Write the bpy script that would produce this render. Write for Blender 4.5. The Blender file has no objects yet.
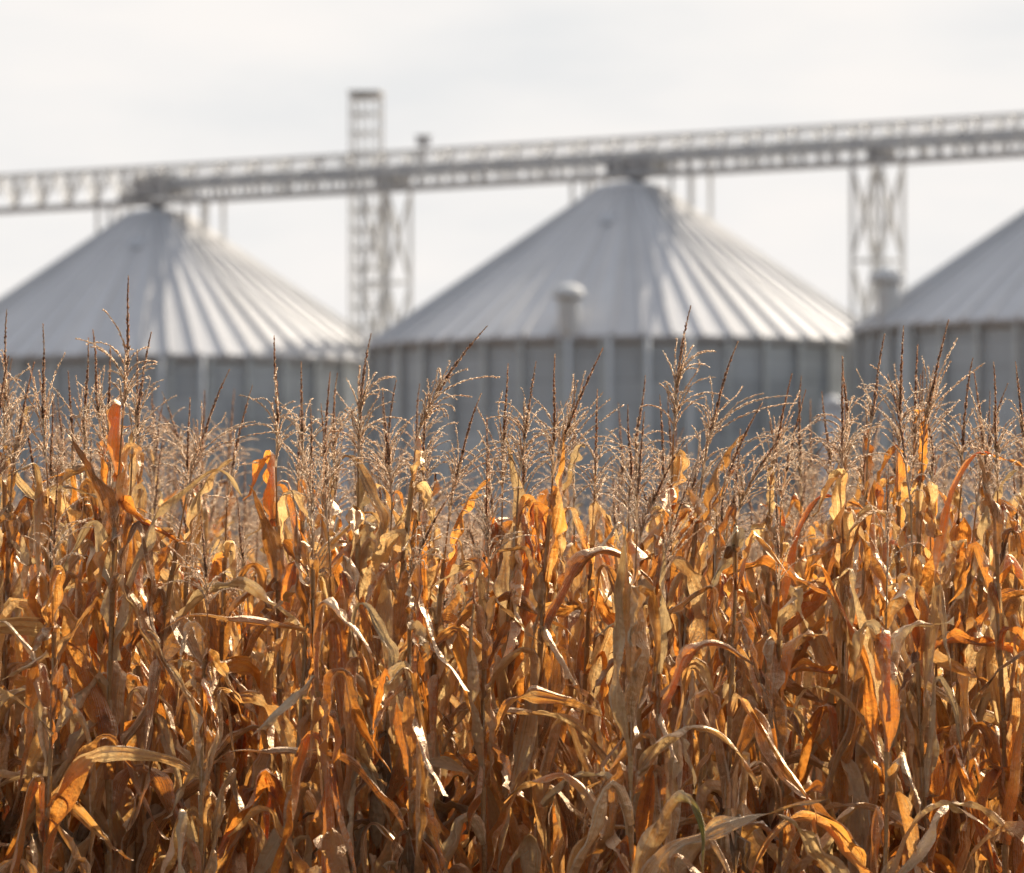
import bpy, math, random
import numpy as np
from mathutils import Vector, Matrix, Euler

R_ = math.radians
random.seed(11)
rng = np.random.default_rng(11)
scene = bpy.context.scene
COL = scene.collection

# ------------------------------------------------------------------ camera numbers
FPX = 7020.0            # focal length in pixels (long tele lens)
CAM_Z = 1.6
HOR = 650.0             # image row of the horizon
PITCH = math.atan((HOR - 436.5) / FPX)

def at(px, py, Y):
    """world point seen at a pixel for a distance Y"""
    return Vector(((px - 512) / FPX * Y, Y, CAM_Z + (HOR - py) / FPX * Y))

# ------------------------------------------------------------------ tagging
def tag(o, label=None, cat=None, group=None, kind=None):
    if label: o["label"] = label
    if cat: o["category"] = cat
    if group: o["group"] = group
    if kind: o["kind"] = kind
    return o

def empty(name, loc=(0, 0, 0), rz=0.0):
    o = bpy.data.objects.new(name, None)
    o.empty_display_size = 0.2
    COL.objects.link(o)
    o.location = loc
    o.rotation_euler = (0, 0, rz)
    return o

def link_mesh(name, me, mat=None, parent=None):
    if mat is not None and not me.materials:
        me.materials.append(mat)
    o = bpy.data.objects.new(name, me)
    COL.objects.link(o)
    if parent is not None:
        o.parent = parent
    return o

class MB:
    """collects boxes, beams, tubes and grids; builds ONE mesh"""
    def __init__(self):
        self.v = []; self.f = []; self.s = []
    def add(self, vs, fs, smooth=False):
        b = len(self.v)
        self.v += [tuple(p) for p in vs]
        self.f += [tuple(i + b for i in f) for f in fs]
        self.s += [smooth] * len(fs)
    def box(self, c, size, rz=0.0):
        cx, cy, cz = c; sx, sy, sz = [d / 2 for d in size]
        co, si = math.cos(rz), math.sin(rz)
        vs = []
        for dz in (-sz, sz):
            for dx, dy in ((-sx, -sy), (sx, -sy), (sx, sy), (-sx, sy)):
                vs.append((cx + dx * co - dy * si, cy + dx * si + dy * co, cz + dz))
        self.add(vs, [(3, 2, 1, 0), (4, 5, 6, 7), (0, 1, 5, 4), (1, 2, 6, 5), (2, 3, 7, 6), (3, 0, 4, 7)])
    def beam(self, p, q, w, h=None, up=(0, 0, 1)):
        h = h or w
        p = Vector(p); q = Vector(q); d = (q - p).normalized(); u = Vector(up)
        if abs(d.dot(u)) > 0.98: u = Vector((0.7071, 0.7071, 0))
        a = d.cross(u).normalized(); b = a.cross(d).normalized()
        a *= w / 2; b *= h / 2
        vs = [p - a - b, p + a - b, p + a + b, p - a + b, q - a - b, q + a - b, q + a + b, q - a + b]
        self.add(vs, [(3, 2, 1, 0), (4, 5, 6, 7), (0, 1, 5, 4), (1, 2, 6, 5), (2, 3, 7, 6), (3, 0, 4, 7)])
    def lathe(self, prof, n=24, c=(0, 0, 0), smooth=True, cap=True):
        vs = []; fs = []
        for r, z in prof:
            for i in range(n):
                t = 2 * math.pi * i / n
                vs.append((c[0] + r * math.cos(t), c[1] + r * math.sin(t), c[2] + z))
        m = len(prof)
        for j in range(m - 1):
            for i in range(n):
                k = (i + 1) % n
                fs.append((j * n + i, j * n + k, (j + 1) * n + k, (j + 1) * n + i))
        if cap:
            fs.append(tuple(range(n - 1, -1, -1)))
            fs.append(tuple((m - 1) * n + i for i in range(n)))
        self.add(vs, fs, smooth)
    def mesh(self, name):
        me = bpy.data.meshes.new(name)
        me.from_pydata(self.v, [], self.f)
        me.polygons.foreach_set("use_smooth", self.s)
        me.update()
        return me
    def build(self, name, mat, parent=None):
        return link_mesh(name, self.mesh(name), mat, parent)

# ------------------------------------------------------------------ materials
def new_mat(name):
    m = bpy.data.materials.new(name); m.use_nodes = True
    nt = m.node_tree; nt.nodes.clear()
    return m, nt, nt.nodes, nt.links

def N(nodes, t, **kw):
    n = nodes.new(t)
    for k, v in kw.items():
        if k in ("inp",):
            for kk, vv in v.items(): n.inputs[kk].default_value = vv
        else: setattr(n, k, v)
    return n

def ramp(nodes, stops):
    r = nodes.new("ShaderNodeValToRGB")
    cr = r.color_ramp
    while len(cr.elements) > 1: cr.elements.remove(cr.elements[-1])
    cr.elements[0].position = stops[0][0]; cr.elements[0].color = (*stops[0][1], 1)
    for p, c in stops[1:]:
        e = cr.elements.new(p); e.color = (*c, 1)
    return r

def math_node(nodes, links, op, a, b=None, clamp=False):
    n = nodes.new("ShaderNodeMath"); n.operation = op; n.use_clamp = clamp
    for i, x in enumerate((a, b)):
        if x is None: continue
        if isinstance(x, (int, float)): n.inputs[i].default_value = x
        else: links.new(x, n.inputs[i])
    return n.outputs[0]

def dry_leaf_material(name, stops, tr_stops, transl=0.5, rough=0.42, spec=0.5, svar=0.80, gloss=0.0, green=False, dark=False):
    m, nt, nd, lk = new_mat(name)
    out = N(nd, "ShaderNodeOutputMaterial")
    uv = N(nd, "ShaderNodeUVMap"); uv.uv_map = "UVMap"
    geo = N(nd, "ShaderNodeNewGeometry")
    oi = N(nd, "ShaderNodeObjectInfo")
    tc = N(nd, "ShaderNodeTexCoord")
    # per-leaf random value
    s = math_node(nd, lk, "ADD", geo.outputs["Random Per Island"], oi.outputs["Random"])
    s = math_node(nd, lk, "FRACT", s)
    # blotches along the blade
    n1 = N(nd, "ShaderNodeTexNoise", inp={"Scale": 9.0, "Detail": 5.0, "Roughness": 0.65})
    lk.new(tc.outputs["Object"], n1.inputs["Vector"])
    # fibre streaks: uv stretched
    mp = N(nd, "ShaderNodeMapping"); mp.inputs["Scale"].default_value = (34.0, 1.6, 1.0)
    lk.new(uv.outputs[0], mp.inputs[0])
    addv = N(nd, "ShaderNodeVectorMath"); addv.operation = "ADD"
    cmb = N(nd, "ShaderNodeCombineXYZ"); lk.new(s, cmb.inputs[2])
    sc = N(nd, "ShaderNodeVectorMath"); sc.operation = "SCALE"; sc.inputs["Scale"].default_value = 37.0
    lk.new(cmb.outputs[0], sc.inputs[0])
    lk.new(mp.outputs[0], addv.inputs[0]); lk.new(sc.outputs[0], addv.inputs[1])
    n2 = N(nd, "ShaderNodeTexNoise", inp={"Scale": 1.0, "Detail": 3.0, "Roughness": 0.6})
    lk.new(addv.outputs[0], n2.inputs["Vector"])
    a = math_node(nd, lk, "ADD", math_node(nd, lk, "MULTIPLY", s, svar), (0.62 - svar) / 2)
    b = math_node(nd, lk, "MULTIPLY", math_node(nd, lk, "SUBTRACT", n1.outputs[0], 0.5), 1.2)
    c = math_node(nd, lk, "MULTIPLY", math_node(nd, lk, "SUBTRACT", n2.outputs[0], 0.5), 0.8)
    t = math_node(nd, lk, "ADD", math_node(nd, lk, "ADD", a, b), math_node(nd, lk, "ADD", c, 0.36), clamp=True)
    r1 = ramp(nd, stops); lk.new(t, r1.inputs[0])
    r2 = ramp(nd, tr_stops); lk.new(t, r2.inputs[0])
    col1, col2 = r1.outputs[0], r2.outputs[0]
    sx_ = N(nd, "ShaderNodeSeparateXYZ"); lk.new(uv.outputs[0], sx_.inputs[0])
    rib = math_node(nd, lk, "LESS_THAN", math_node(nd, lk, "ABSOLUTE", math_node(nd, lk, "SUBTRACT", sx_.outputs[0], 0.5)), 0.035)
    mr = N(nd, "ShaderNodeMix", data_type="RGBA"); lk.new(math_node(nd, lk, "MULTIPLY", rib, 0.45), mr.inputs[0])
    lk.new(col1, mr.inputs[6]); mr.inputs[7].default_value = (0.80, 0.66, 0.46, 1); col1 = mr.outputs[2]
    if dark:                            # central spike of the tassel is browner than its side branches
        dk_ = math_node(nd, lk, "LESS_THAN", math_node(nd, lk, "ABSOLUTE", math_node(nd, lk, "SUBTRACT", sx_.outputs[0], 0.9)), 0.03)
        dk_ = math_node(nd, lk, "MULTIPLY", dk_, math_node(nd, lk, "ADD", math_node(nd, lk, "MULTIPLY", s, 0.7), 0.3))
        for which in (0, 1):
            md = N(nd, "ShaderNodeMix", data_type="RGBA"); lk.new(dk_, md.inputs[0])
            lk.new(col1 if which == 0 else col2, md.inputs[6]); md.inputs[7].default_value = (0.20, 0.085, 0.035, 1) if which == 0 else (0.42, 0.16, 0.06, 1)
            if which == 0: c1_ = md.outputs[2]
            else: c2_ = md.outputs[2]
        col1, col2 = c1_, c2_
    edge = math_node(nd, lk, "GREATER_THAN", math_node(nd, lk, "ABSOLUTE", math_node(nd, lk, "SUBTRACT", sx_.outputs[0], 0.5)), 0.44)  # cream margins: pale dry edge, with bright rim light put into the colour
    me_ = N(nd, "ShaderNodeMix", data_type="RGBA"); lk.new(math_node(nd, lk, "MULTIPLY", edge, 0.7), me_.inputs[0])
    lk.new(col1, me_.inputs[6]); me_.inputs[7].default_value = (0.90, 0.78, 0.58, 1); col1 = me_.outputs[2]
    if green:
        sep = N(nd, "ShaderNodeSeparateXYZ"); lk.new(uv.outputs[0], sep.inputs[0])
        g = math_node(nd, lk, "SUBTRACT", 1.0, math_node(nd, lk, "MULTIPLY", math_node(nd, lk, "ABSOLUTE", math_node(nd, lk, "SUBTRACT", sep.outputs[1], 0.72)), 4.0), clamp=True)
        g = math_node(nd, lk, "MULTIPLY", g, math_node(nd, lk, "MULTIPLY", n2.outputs[0], 1.7), clamp=True)
        for which, colr in ((0, (0.30, 0.30, 0.04, 1)), (1, (0.55, 0.62, 0.05, 1))):
            mx = N(nd, "ShaderNodeMix", data_type="RGBA")
            lk.new(g, mx.inputs[0]); lk.new((col1, col2)[which], mx.inputs[6]); mx.inputs[7].default_value = colr
            if which == 0: col1n = mx.outputs[2]
            else: col2n = mx.outputs[2]
        col1, col2 = col1n, col2n
    bump = N(nd, "ShaderNodeBump", inp={"Strength": 0.9, "Distance": 0.006})
    lk.new(n2.outputs[0], bump.inputs["Height"])
    bump2 = N(nd, "ShaderNodeBump", inp={"Strength": 0.7, "Distance": 0.016})
    n3 = N(nd, "ShaderNodeTexNoise", inp={"Scale": 38.0, "Detail": 3.0})
    lk.new(tc.outputs["Object"], n3.inputs["Vector"])
    lk.new(n3.outputs[0], bump2.inputs["Height"]); lk.new(bump.outputs[0], bump2.inputs["Normal"])
    p = N(nd, "ShaderNodeBsdfPrincipled", inp={"Roughness": rough, "Specular IOR Level": spec})
    lk.new(col1, p.inputs["Base Color"]); lk.new(bump2.outputs[0], p.inputs["Normal"])
    tr = N(nd, "ShaderNodeBsdfTranslucent"); lk.new(col2, tr.inputs[0]); lk.new(bump2.outputs[0], tr.inputs["Normal"])
    mx = N(nd, "ShaderNodeMixShader")
    s2 = math_node(nd, lk, "FRACT", math_node(nd, lk, "MULTIPLY", s, 7.31))
    s2 = math_node(nd, lk, "POWER", s2, 1.5)
    tf = math_node(nd, lk, "ADD", math_node(nd, lk, "MULTIPLY", s2, transl * 1.5), math_node(nd, lk, "MULTIPLY", math_node(nd, lk, "SUBTRACT", n1.outputs[0], 0.5), transl * 1.6))
    lk.new(math_node(nd, lk, "ADD", tf, transl * 0.3, clamp=True), mx.inputs[0])
    lk.new(p.outputs[0], mx.inputs[1]); lk.new(tr.outputs[0], mx.inputs[2])
    if gloss > 0:                      # waxy-papery sheen that widens towards grazing angles
        gl = N(nd, "ShaderNodeBsdfGlossy", inp={"Roughness": 0.50}); gl.inputs[0].default_value = (1.0, 0.78, 0.54, 1)
        lk.new(bump2.outputs[0], gl.inputs["Normal"])
        lw = N(nd, "ShaderNodeLayerWeight", inp={"Blend": 0.35}); lk.new(bump2.outputs[0], lw.inputs["Normal"])
        gf = math_node(nd, lk, "ADD", math_node(nd, lk, "MULTIPLY", lw.outputs["Fresnel"], gloss), gloss * 0.10, clamp=True)
        m2 = N(nd, "ShaderNodeMixShader"); lk.new(gf, m2.inputs[0]); lk.new(mx.outputs[0], m2.inputs[1]); lk.new(gl.outputs[0], m2.inputs[2])
        mx = m2
    lk.new(mx.outputs[0], out.inputs[0])
    return m

LEAF_STOPS = [(0.0, (0.05, 0.017, 0.005)), (0.25, (0.20, 0.078, 0.024)), (0.48, (0.50, 0.24, 0.085)), (0.70, (0.88, 0.53, 0.23)), (1.0, (0.95, 0.76, 0.48))]
TR_STOPS = [(0.0, (0.42, 0.10, 0.010)), (0.3, (0.92, 0.28, 0.03)), (0.65, (1.0, 0.42, 0.07)), (1.0, (1.0, 0.66, 0.27))]
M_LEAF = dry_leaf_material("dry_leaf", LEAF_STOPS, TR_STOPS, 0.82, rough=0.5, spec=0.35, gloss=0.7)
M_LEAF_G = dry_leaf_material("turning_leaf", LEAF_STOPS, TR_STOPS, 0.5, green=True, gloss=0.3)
M_TASSEL = dry_leaf_material("dry_tassel", [(0, (0.60, 0.36, 0.20)), (0.2, (0.93, 0.74, 0.55)), (1, (0.97, 0.84, 0.64))],
                             [(0, (1.0, 0.66, 0.40)), (1, (1.0, 0.86, 0.68))], 0.92, rough=0.45, spec=0.5, gloss=0.08, dark=True)
M_HUSK = dry_leaf_material("dry_husk", [(0, (0.14, 0.07, 0.03)), (0.5, (0.34, 0.21, 0.11)), (1, (0.55, 0.40, 0.24))],
                           [(0, (0.6, 0.22, 0.03)), (1, (0.85, 0.42, 0.09))], 0.35)
M_STALK = dry_leaf_material("dry_stalk", [(0, (0.22, 0.08, 0.022)), (0.5, (0.55, 0.27, 0.09)), (1, (0.80, 0.52, 0.24))],
                            [(0, (0.7, 0.25, 0.03)), (1, (0.9, 0.45, 0.1))], 0.26, rough=0.42, svar=0.25, gloss=0.4)

def metal_mat(name, col, metallic=0.7, rough=0.4, var=0.15, scale=0.6, kind=None, bump=0.0):
    m, nt, nd, lk = new_mat(name)
    out = N(nd, "ShaderNodeOutputMaterial")
    tc = N(nd, "ShaderNodeTexCoord")
    nz = N(nd, "ShaderNodeTexNoise", inp={"Scale": scale, "Detail": 5.0, "Roughness": 0.6})
    lk.new(tc.outputs["Object"], nz.inputs["Vector"])
    v = math_node(nd, lk, "MULTIPLY", math_node(nd, lk, "SUBTRACT", nz.outputs[0], 0.5), 2 * var)
    v = math_node(nd, lk, "ADD", v, 1.0)
    p = N(nd, "ShaderNodeBsdfPrincipled", inp={"Metallic": metallic, "Roughness": rough})
    if kind in ("roof", "wall"):
        sep = N(nd, "ShaderNodeSeparateXYZ"); lk.new(tc.outputs["Object"], sep.inputs[0])
        ang = math_node(nd, lk, "ARCTAN2", sep.outputs[1], sep.outputs[0])
        k = 56 if kind == "roof" else 20
        pa = math_node(nd, lk, "FLOOR", math_node(nd, lk, "MULTIPLY", math_node(nd, lk, "ADD", ang, 10 * math.pi), k / (2 * math.pi)))
        zz = math_node(nd, lk, "FLOOR", math_node(nd, lk, "DIVIDE", sep.outputs[2], 1.13)) if kind == "wall" else 0.0
        cb = N(nd, "ShaderNodeCombineXYZ"); lk.new(pa, cb.inputs[0])
        if kind == "wall": lk.new(zz, cb.inputs[1])
        wn = N(nd, "ShaderNodeTexWhiteNoise"); wn.noise_dimensions = "3D"; lk.new(cb.outputs[0], wn.inputs[0])
        amt = 0.10 if kind == "roof" else 0.12
        v = math_node(nd, lk, "ADD", v, math_node(nd, lk, "MULTIPLY", math_node(nd, lk, "SUBTRACT", wn.outputs[0], 0.5), 2 * amt))
        if kind == "wall":
            ws = math_node(nd, lk, "SINE", math_node(nd, lk, "MULTIPLY", sep.outputs[2], 2 * math.pi / 0.104))
            bp = N(nd, "ShaderNodeBump", inp={"Strength": 0.8, "Distance": 0.012}); lk.new(ws, bp.inputs["Height"])
            lk.new(bp.outputs[0], p.inputs["Normal"])
            seam = math_node(nd, lk, "FRACT", math_node(nd, lk, "DIVIDE", sep.outputs[2], 1.13))
            seam = math_node(nd, lk, "LESS_THAN", seam, 0.06)
            v = math_node(nd, lk, "SUBTRACT", v, math_node(nd, lk, "MULTIPLY", seam, 0.22))
        else:
            rr = math_node(nd, lk, "MULTIPLY", wn.outputs[0], 0.10)
            lk.new(math_node(nd, lk, "ADD", rr, rough - 0.05), p.inputs["Roughness"])
    vm = N(nd, "ShaderNodeVectorMath"); vm.operation = "SCALE"; vm.inputs[0].default_value = col
    lk.new(v, vm.inputs["Scale"]); lk.new(vm.outputs[0], p.inputs["Base Color"])
    lk.new(p.outputs[0], out.inputs[0])
    return m

M_ROOF = metal_mat("galvanised_roof", (0.86, 0.85, 0.84), 0.15, 0.74, 0.10, 0.5, "roof")
M_WALL = metal_mat("galvanised_wall", (0.75, 0.79, 0.80), 0.08, 0.5, 0.14, 0.5, "wall")
M_STIFF = metal_mat("galvanised_stiffener", (0.84, 0.88, 0.86), 0.1, 0.5, 0.1)
M_DARKMET = metal_mat("weathered_or_shade_steel", (0.58, 0.58, 0.58), 0.2, 0.55, 0.15)
M_CASING = metal_mat("grey_casing", (0.70, 0.715, 0.73), 0.2, 0.5, 0.12)
M_LATTICE = metal_mat("galvanised_lattice", (0.78, 0.77, 0.74), 0.2, 0.5, 0.12)
M_VENT = metal_mat("pale_vent", (0.93, 0.93, 0.90), 0.0, 0.7, 0.06)
M_TANK = metal_mat("white_paint", (0.8, 0.79, 0.77), 0.0, 0.4, 0.05)
M_CONC = metal_mat("concrete", (0.42, 0.40, 0.37), 0.0, 0.85, 0.15, 1.5)

# ------------------------------------------------------------------ ground
def soil():
    m, nt, nd, lk = new_mat("dry_soil")
    out = N(nd, "ShaderNodeOutputMaterial"); tc = N(nd, "ShaderNodeTexCoord")
    nz = N(nd, "ShaderNodeTexNoise", inp={"Scale": 3.0, "Detail": 8.0, "Roughness": 0.7})
    lk.new(tc.outputs["Object"], nz.inputs["Vector"])
    r = ramp(nd, [(0.3, (0.06, 0.035, 0.02)), (0.55, (0.15, 0.095, 0.055)), (0.75, (0.30, 0.21, 0.12))])
    lk.new(nz.outputs[0], r.inputs[0])
    p = N(nd, "ShaderNodeBsdfPrincipled", inp={"Roughness": 0.95})
    bp = N(nd, "ShaderNodeBump", inp={"Strength": 0.8, "Distance": 0.05}); lk.new(nz.outputs[0], bp.inputs["Height"])
    lk.new(bp.outputs[0], p.inputs["Normal"]); lk.new(r.outputs[0], p.inputs["Base Color"]); lk.new(p.outputs[0], out.inputs[0])
    return m
g = MB()
n = 24
gx = np.linspace(-1, 1, n); S = 4000
vs = [(math.copysign(abs(x) ** 2.5, x) * S, math.copysign(abs(y) ** 2.5, y) * S, 0) for y in gx for x in gx]
fs = [(j * n + i, j * n + i + 1, (j + 1) * n + i + 1, (j + 1) * n + i) for j in range(n - 1) for i in range(n - 1)]
g.add(vs, fs)
tag(g.build("ground", soil()), "bare dry soil of the field under the corn", kind="structure")

# ------------------------------------------------------------------ grain bins
RB = 12.0
EAVE = CAM_Z + 14.0
TOP = CAM_Z + 21.25
BINS = [(-17.4, 343.8), (5.45, 323.9), (27.1, 306.5)]
BLAB = ["pale metal grain bin with cone roof at the left, farthest along the row",
        "corrugated metal grain bin in the middle of the row, capped vent low on its roof",
        "grain bin at the right edge, only the left side of its cone roof showing"]

def roof_mesh():
    mb = MB(); NP = 56; PH = 2 * math.pi / NP
    radii = [1.5, 3.0, 5.2, 7.6, 10.0, 12.2]
    slope = (TOP - EAVE) / (12.2 - 1.5)
    vs = []; rows = []
    for r in radii:
        z = TOP - (r - 1.5) * slope
        w = min(0.085 / r, PH * 0.28)
        row = []
        for k in range(NP):
            a = k * PH
            for da, dz in ((-w, 0), (-w * 0.7, 0.16), (w * 0.7, 0.16), (w, 0)):
                row.append(len(vs)); vs.append((r * math.cos(a + da), r * math.sin(a + da), z + dz))
        rows.append(row)
    m = len(rows[0]); fs = []
    for j in range(len(radii) - 1):
        for i in range(m):
            k = (i + 1) % m
            fs.append((rows[j][i], rows[j + 1][i], rows[j + 1][k], rows[j][k]))
    # down-turned eave lip and soffit
    b0 = len(vs)
    for i in range(m):
        x, y, z = vs[rows[-1][i]]; vs.append((x, y, z - 0.16))
    for i in range(m):
        x, y, z = vs[rows[-1][i]]; s = 11.8 / 12.2; vs.append((x * s, y * s, EAVE - 0.10))
    for i in range(m):
        k = (i + 1) % m
        fs.append((rows[-1][i], b0 + i, b0 + k, rows[-1][k]))
        fs.append((b0 + i, b0 + m + i, b0 + m + k, b0 + k))
    mb.add(vs, fs)
    return mb.mesh("roof")
ROOF = roof_mesh()
SL = (TOP - EAVE) / (12.2 - 1.5)
mb = MB(); mb.lathe([(11.82, 0.25), (11.82, EAVE - 0.02)], 160, smooth=True, cap=False); WALL = mb.mesh("wall")
mb = MB()
for zz in np.arange(0.3, EAVE - 0.5, 2.42):
    h = min(2.38, EAVE - 0.2 - zz)
    mb.box((11.96, 0, zz + h / 2), (0.30, 0.09, h)); mb.box((12.125, 0, zz + h / 2), (0.03, 0.22, h - 0.1))
STIFF = mb.mesh("stiffener")
STIFF.materials.append(M_STIFF); STIFF.materials.append(M_DARKMET)
for i_, p_ in enumerate(STIFF.polygons): p_.material_index = 1 if (i_ // 6) % 2 == 0 else 0  # webs take the darker metal: shade of the side faces put into the colour
def vent_parts(parent, az, rr):
    z = TOP - (rr - 1.5) * SL
    x, y = rr * math.cos(az), rr * math.sin(az)
    m1 = MB(); m1.lathe([(0.50, -0.5), (0.50, 0.1), (0.58, 1.2), (0.62, 1.9)], 28)
    v = m1.build("roof_vent", M_VENT, parent); v.location = (x, y, z); v.scale = (0.84, 0.84, 0.72)
    m2 = MB(); m2.lathe([(0.70, 0), (0.93, 0.03), (0.93, 0.16), (0.84, 0.46), (0.6, 0.74), (0.25, 0.88), (0.02, 0.91)], 28)
    c = m2.build("vent_cap", M_VENT, v); c.location = (0, 0, 1.93)

for bi, (bx, by) in enumerate(BINS):
    root = empty("grain_bin", (bx, by, 0))
    tag(root, BLAB[bi], "grain bin", "grain bins in a row behind the corn")
    facing = math.atan2(-by, -bx)               # azimuth that looks at the camera
    rf = link_mesh("roof", ROOF, M_ROOF, root); rf.rotation_euler.z = facing + 0.045
    link_mesh("wall", WALL, M_WALL, root)
    for k in range(40):
        s = link_mesh("stiffener", STIFF, M_STIFF, root)
        s.rotation_euler.z = facing + (k + 0.35) * 2 * math.pi / 40
    f = MB(); f.lathe([(12.6, 0.0), (12.6, 0.30), (11.7, 0.32)], 64, smooth=False); f.build("foundation", M_CONC, root)
    c = MB(); c.lathe([(1.60, -0.25), (1.60, 0.10), (1.50, 0.18), (0.6, 0.36), (0.35, 0.40)], 32, smooth=False)
    cc = c.build("roof_collar", M_ROOF, root); cc.location = (0, 0, TOP)
    if bi == 1: vent_parts(root, facing - R_(13.4), 11.8)   # capped roof vents near the eave
    if bi == 2: vent_parts(root, facing - R_(66), 11.5)
    for da in ((1.0, 10.0), (-12.9, -4.3, 3.7, 12.6), (-52.0,))[bi]:      # pale tubes added for the light strips on the stiffeners
        wp = MB(); wp.lathe([(0.13, 0.3), (0.13, EAVE - 0.15)], 12)
        o = wp.build("pale_stiffener_strip", M_VENT, root); o.location = (12.33 * math.cos(facing + R_(da)), 12.33 * math.sin(facing + R_(da)), 0)
    ht = MB(); ht.box((0, 0, 0.12), (0.9, 0.8, 0.22)); ht.box((0.02, 0, 0.25), (1.0, 0.9, 0.04))
    o = ht.build("roof_hatch", M_CASING, root); o.scale = (0.8, 0.8, 0.6); az = facing - R_(14); r0 = 3.9
    o.location = (r0 * math.cos(az), r0 * math.sin(az), TOP - (r0 - 1.5) * SL); o.rotation_euler = (0, math.atan(SL), az)
    # rim ring at the eave
    rg = MB()
    rg.lathe([(11.86, EAVE - 0.42), (11.95, EAVE - 0.40), (11.95, EAVE - 0.12), (11.86, EAVE - 0.10)], 120, cap=False)
    rg.build("eave_ring", M_DARKMET, root)

# ------------------------------------------------------------------ conveyor bridge above the bins
A = Vector((BINS[0][0], BINS[0][1], 0)); B = Vector((BINS[2][0], BINS[2][1], 0))
U = (B - A).normalized(); W = Vector((-U.y, U.x, 0))          # along the row / across it
if W.y < 0: W = -W
TM = (Vector((BINS[1][0], BINS[1][1], 0)) - A).dot(U)
TR = (B - A).length
CZ = CAM_Z + 21.95
def cp(t, off, z): return A + U * t + W * off + Vector((0, 0, CZ + z))
conv = empty("conveyor_bridge", cp(TM, 0, -CZ))
conv.location = (cp(TM, 0, 0).x, cp(TM, 0, 0).y, 0)
tag(conv, "long grey steel conveyor bridge with railing running above all the bin roofs", "conveyor")
def cbuild(mb, name, mat):
    o = mb.build(name, mat, conv)
    o.matrix_parent_inverse = Matrix.Translation(-conv.location)
    return o
T0, T1 = -18.0, TR + 22.0
TD = 1.2                     # where the enclosed trough starts
ch = MB()
for off in (-0.75, 0.75):
    ch.beam(cp(T0, off, 0.0), cp(T1, off, 0.0), 0.12, 0.20)
    ch.beam(cp(TD, off, 0.62), cp(T1, off, 0.62), 0.10, 0.12)
t = T0
while t < T1:
    ch.beam(cp(t, -0.75, 0), cp(t, 0.75, 0), 0.10, 0.12)
    t += 1.0
dk = MB()
dk.box(((cp(T0, 0, 0) + cp(T1, 0, 0)) / 2 + Vector((0, 0, 0.07)))[:], (T1 - T0, 0.9, 0.05), math.atan2(U.y, U.x))
cbuild(dk, "walkway_deck", M_DARKMET)
cs = MB()
cs.box(((cp(TD, 0, 0) + cp(T1, 0, 0)) / 2 + Vector((0, 0, 0.90)))[:], (T1 - TD, 0.9, 0.46), math.atan2(U.y, U.x))
t = TD
while t < T1:
    cs.box((cp(t, 0, 0.90))[:], (0.10, 1.02, 0.56), math.atan2(U.y, U.x)); t += 3.0
cbuild(cs, "conveyor_trough", M_CASING)
ps = ch; t = TD + 0.3
while t < T1:
    for off in (-0.75, 0.75):
        ps.beam(cp(t, off, 0.05), cp(t, off, 0.62), 0.09)
    t += 0.95
cbuild(ch, "bridge_truss", M_DARKMET)
rl = MB()
for off in (-0.85, 0.85):
    rl.beam(cp(T0, off, 1.70), cp(T1, off, 1.70), 0.09, 0.12)
    rl.beam(cp(T0, off, 1.38), cp(T1, off, 1.38), 0.035)
    t = TD; 
    while t < T1:
        rl.beam(cp(t, off, 0.1), cp(t, off, 1.69), 0.11, 0.11)
        rl.beam(cp(t, off, 1.25), cp(t + 0.35, off, 1.67), 0.07)
        rl.beam(cp(t, off, 1.25), cp(t - 0.35, off, 1.67), 0.07)
        t += 2.05
    t = T0
    while t < TD - 1.0:
        rl.beam(cp(t, off, 0.1), cp(t, off, 1.69), 0.11, 0.11)
        rl.beam(cp(t, off, 0.1), cp(t + 0.92, off, 1.67), 0.07)
        rl.beam(cp(t + 1.85, off, 0.1), cp(t + 0.92, off, 1.67), 0.07)
        t += 1.85
    rl.beam(cp(T0, off, 0.95), cp(TD, off, 0.95), 0.05)
cbuild(rl, "guard_railing", M_LATTICE)
# discharge boxes and spouts over every bin, legs standing on the roof
for k, tt in enumerate((0.0, TM, TR)):
    db = MB()
    rz = math.atan2(U.y, U.x)
    if k == 0:
        db.box(cp(tt + 0.1, 0, 0.75)[:], (2.3, 1.3, 0.95), rz)
        db.box(cp(tt + 0.1, 0, 1.30)[:], (1.7, 1.0, 0.24), rz)
        db.box(cp(tt - 1.6, 0, 0.35)[:], (1.2, 0.9, 0.4), rz)
    else:
        db.box(cp(tt, 0, 0.52)[:], (2.6, 1.34, 0.74), rz)
    cbuild(db, "discharge_box", M_DARKMET)
    sp = MB(); c0 = cp(tt, 0, 0)
    sp.lathe([(0.62, -0.08), (0.2, -0.34), (0.2, TOP + 0.41 - CZ)], 16, c=c0[:], smooth=True)
    cbuild(sp, "spout", M_DARKMET)
    for q in (-3.3, -2.5, 2.6, 3.7):
        rr = abs(q)
        for off in (-0.75, 0.75):
            lg = MB()
            zt = TOP - (math.hypot(rr, off) - 1.5) * SL
            p = cp(tt + q, off, 0); lg.beam((p.x, p.y, zt - 0.05), (p.x, p.y, CZ - 0.1), 0.13)
            cbuild(lg, "support_leg", M_LATTICE)
def row_t(px):
    lo, hi = T0, T1
    for _ in range(40):
        mid = (lo + hi) / 2; p = cp(mid, 0, 0)
        if 512 + p.x / p.y * FPX < px: lo = mid
        else: hi = mid
    return lo
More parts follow.
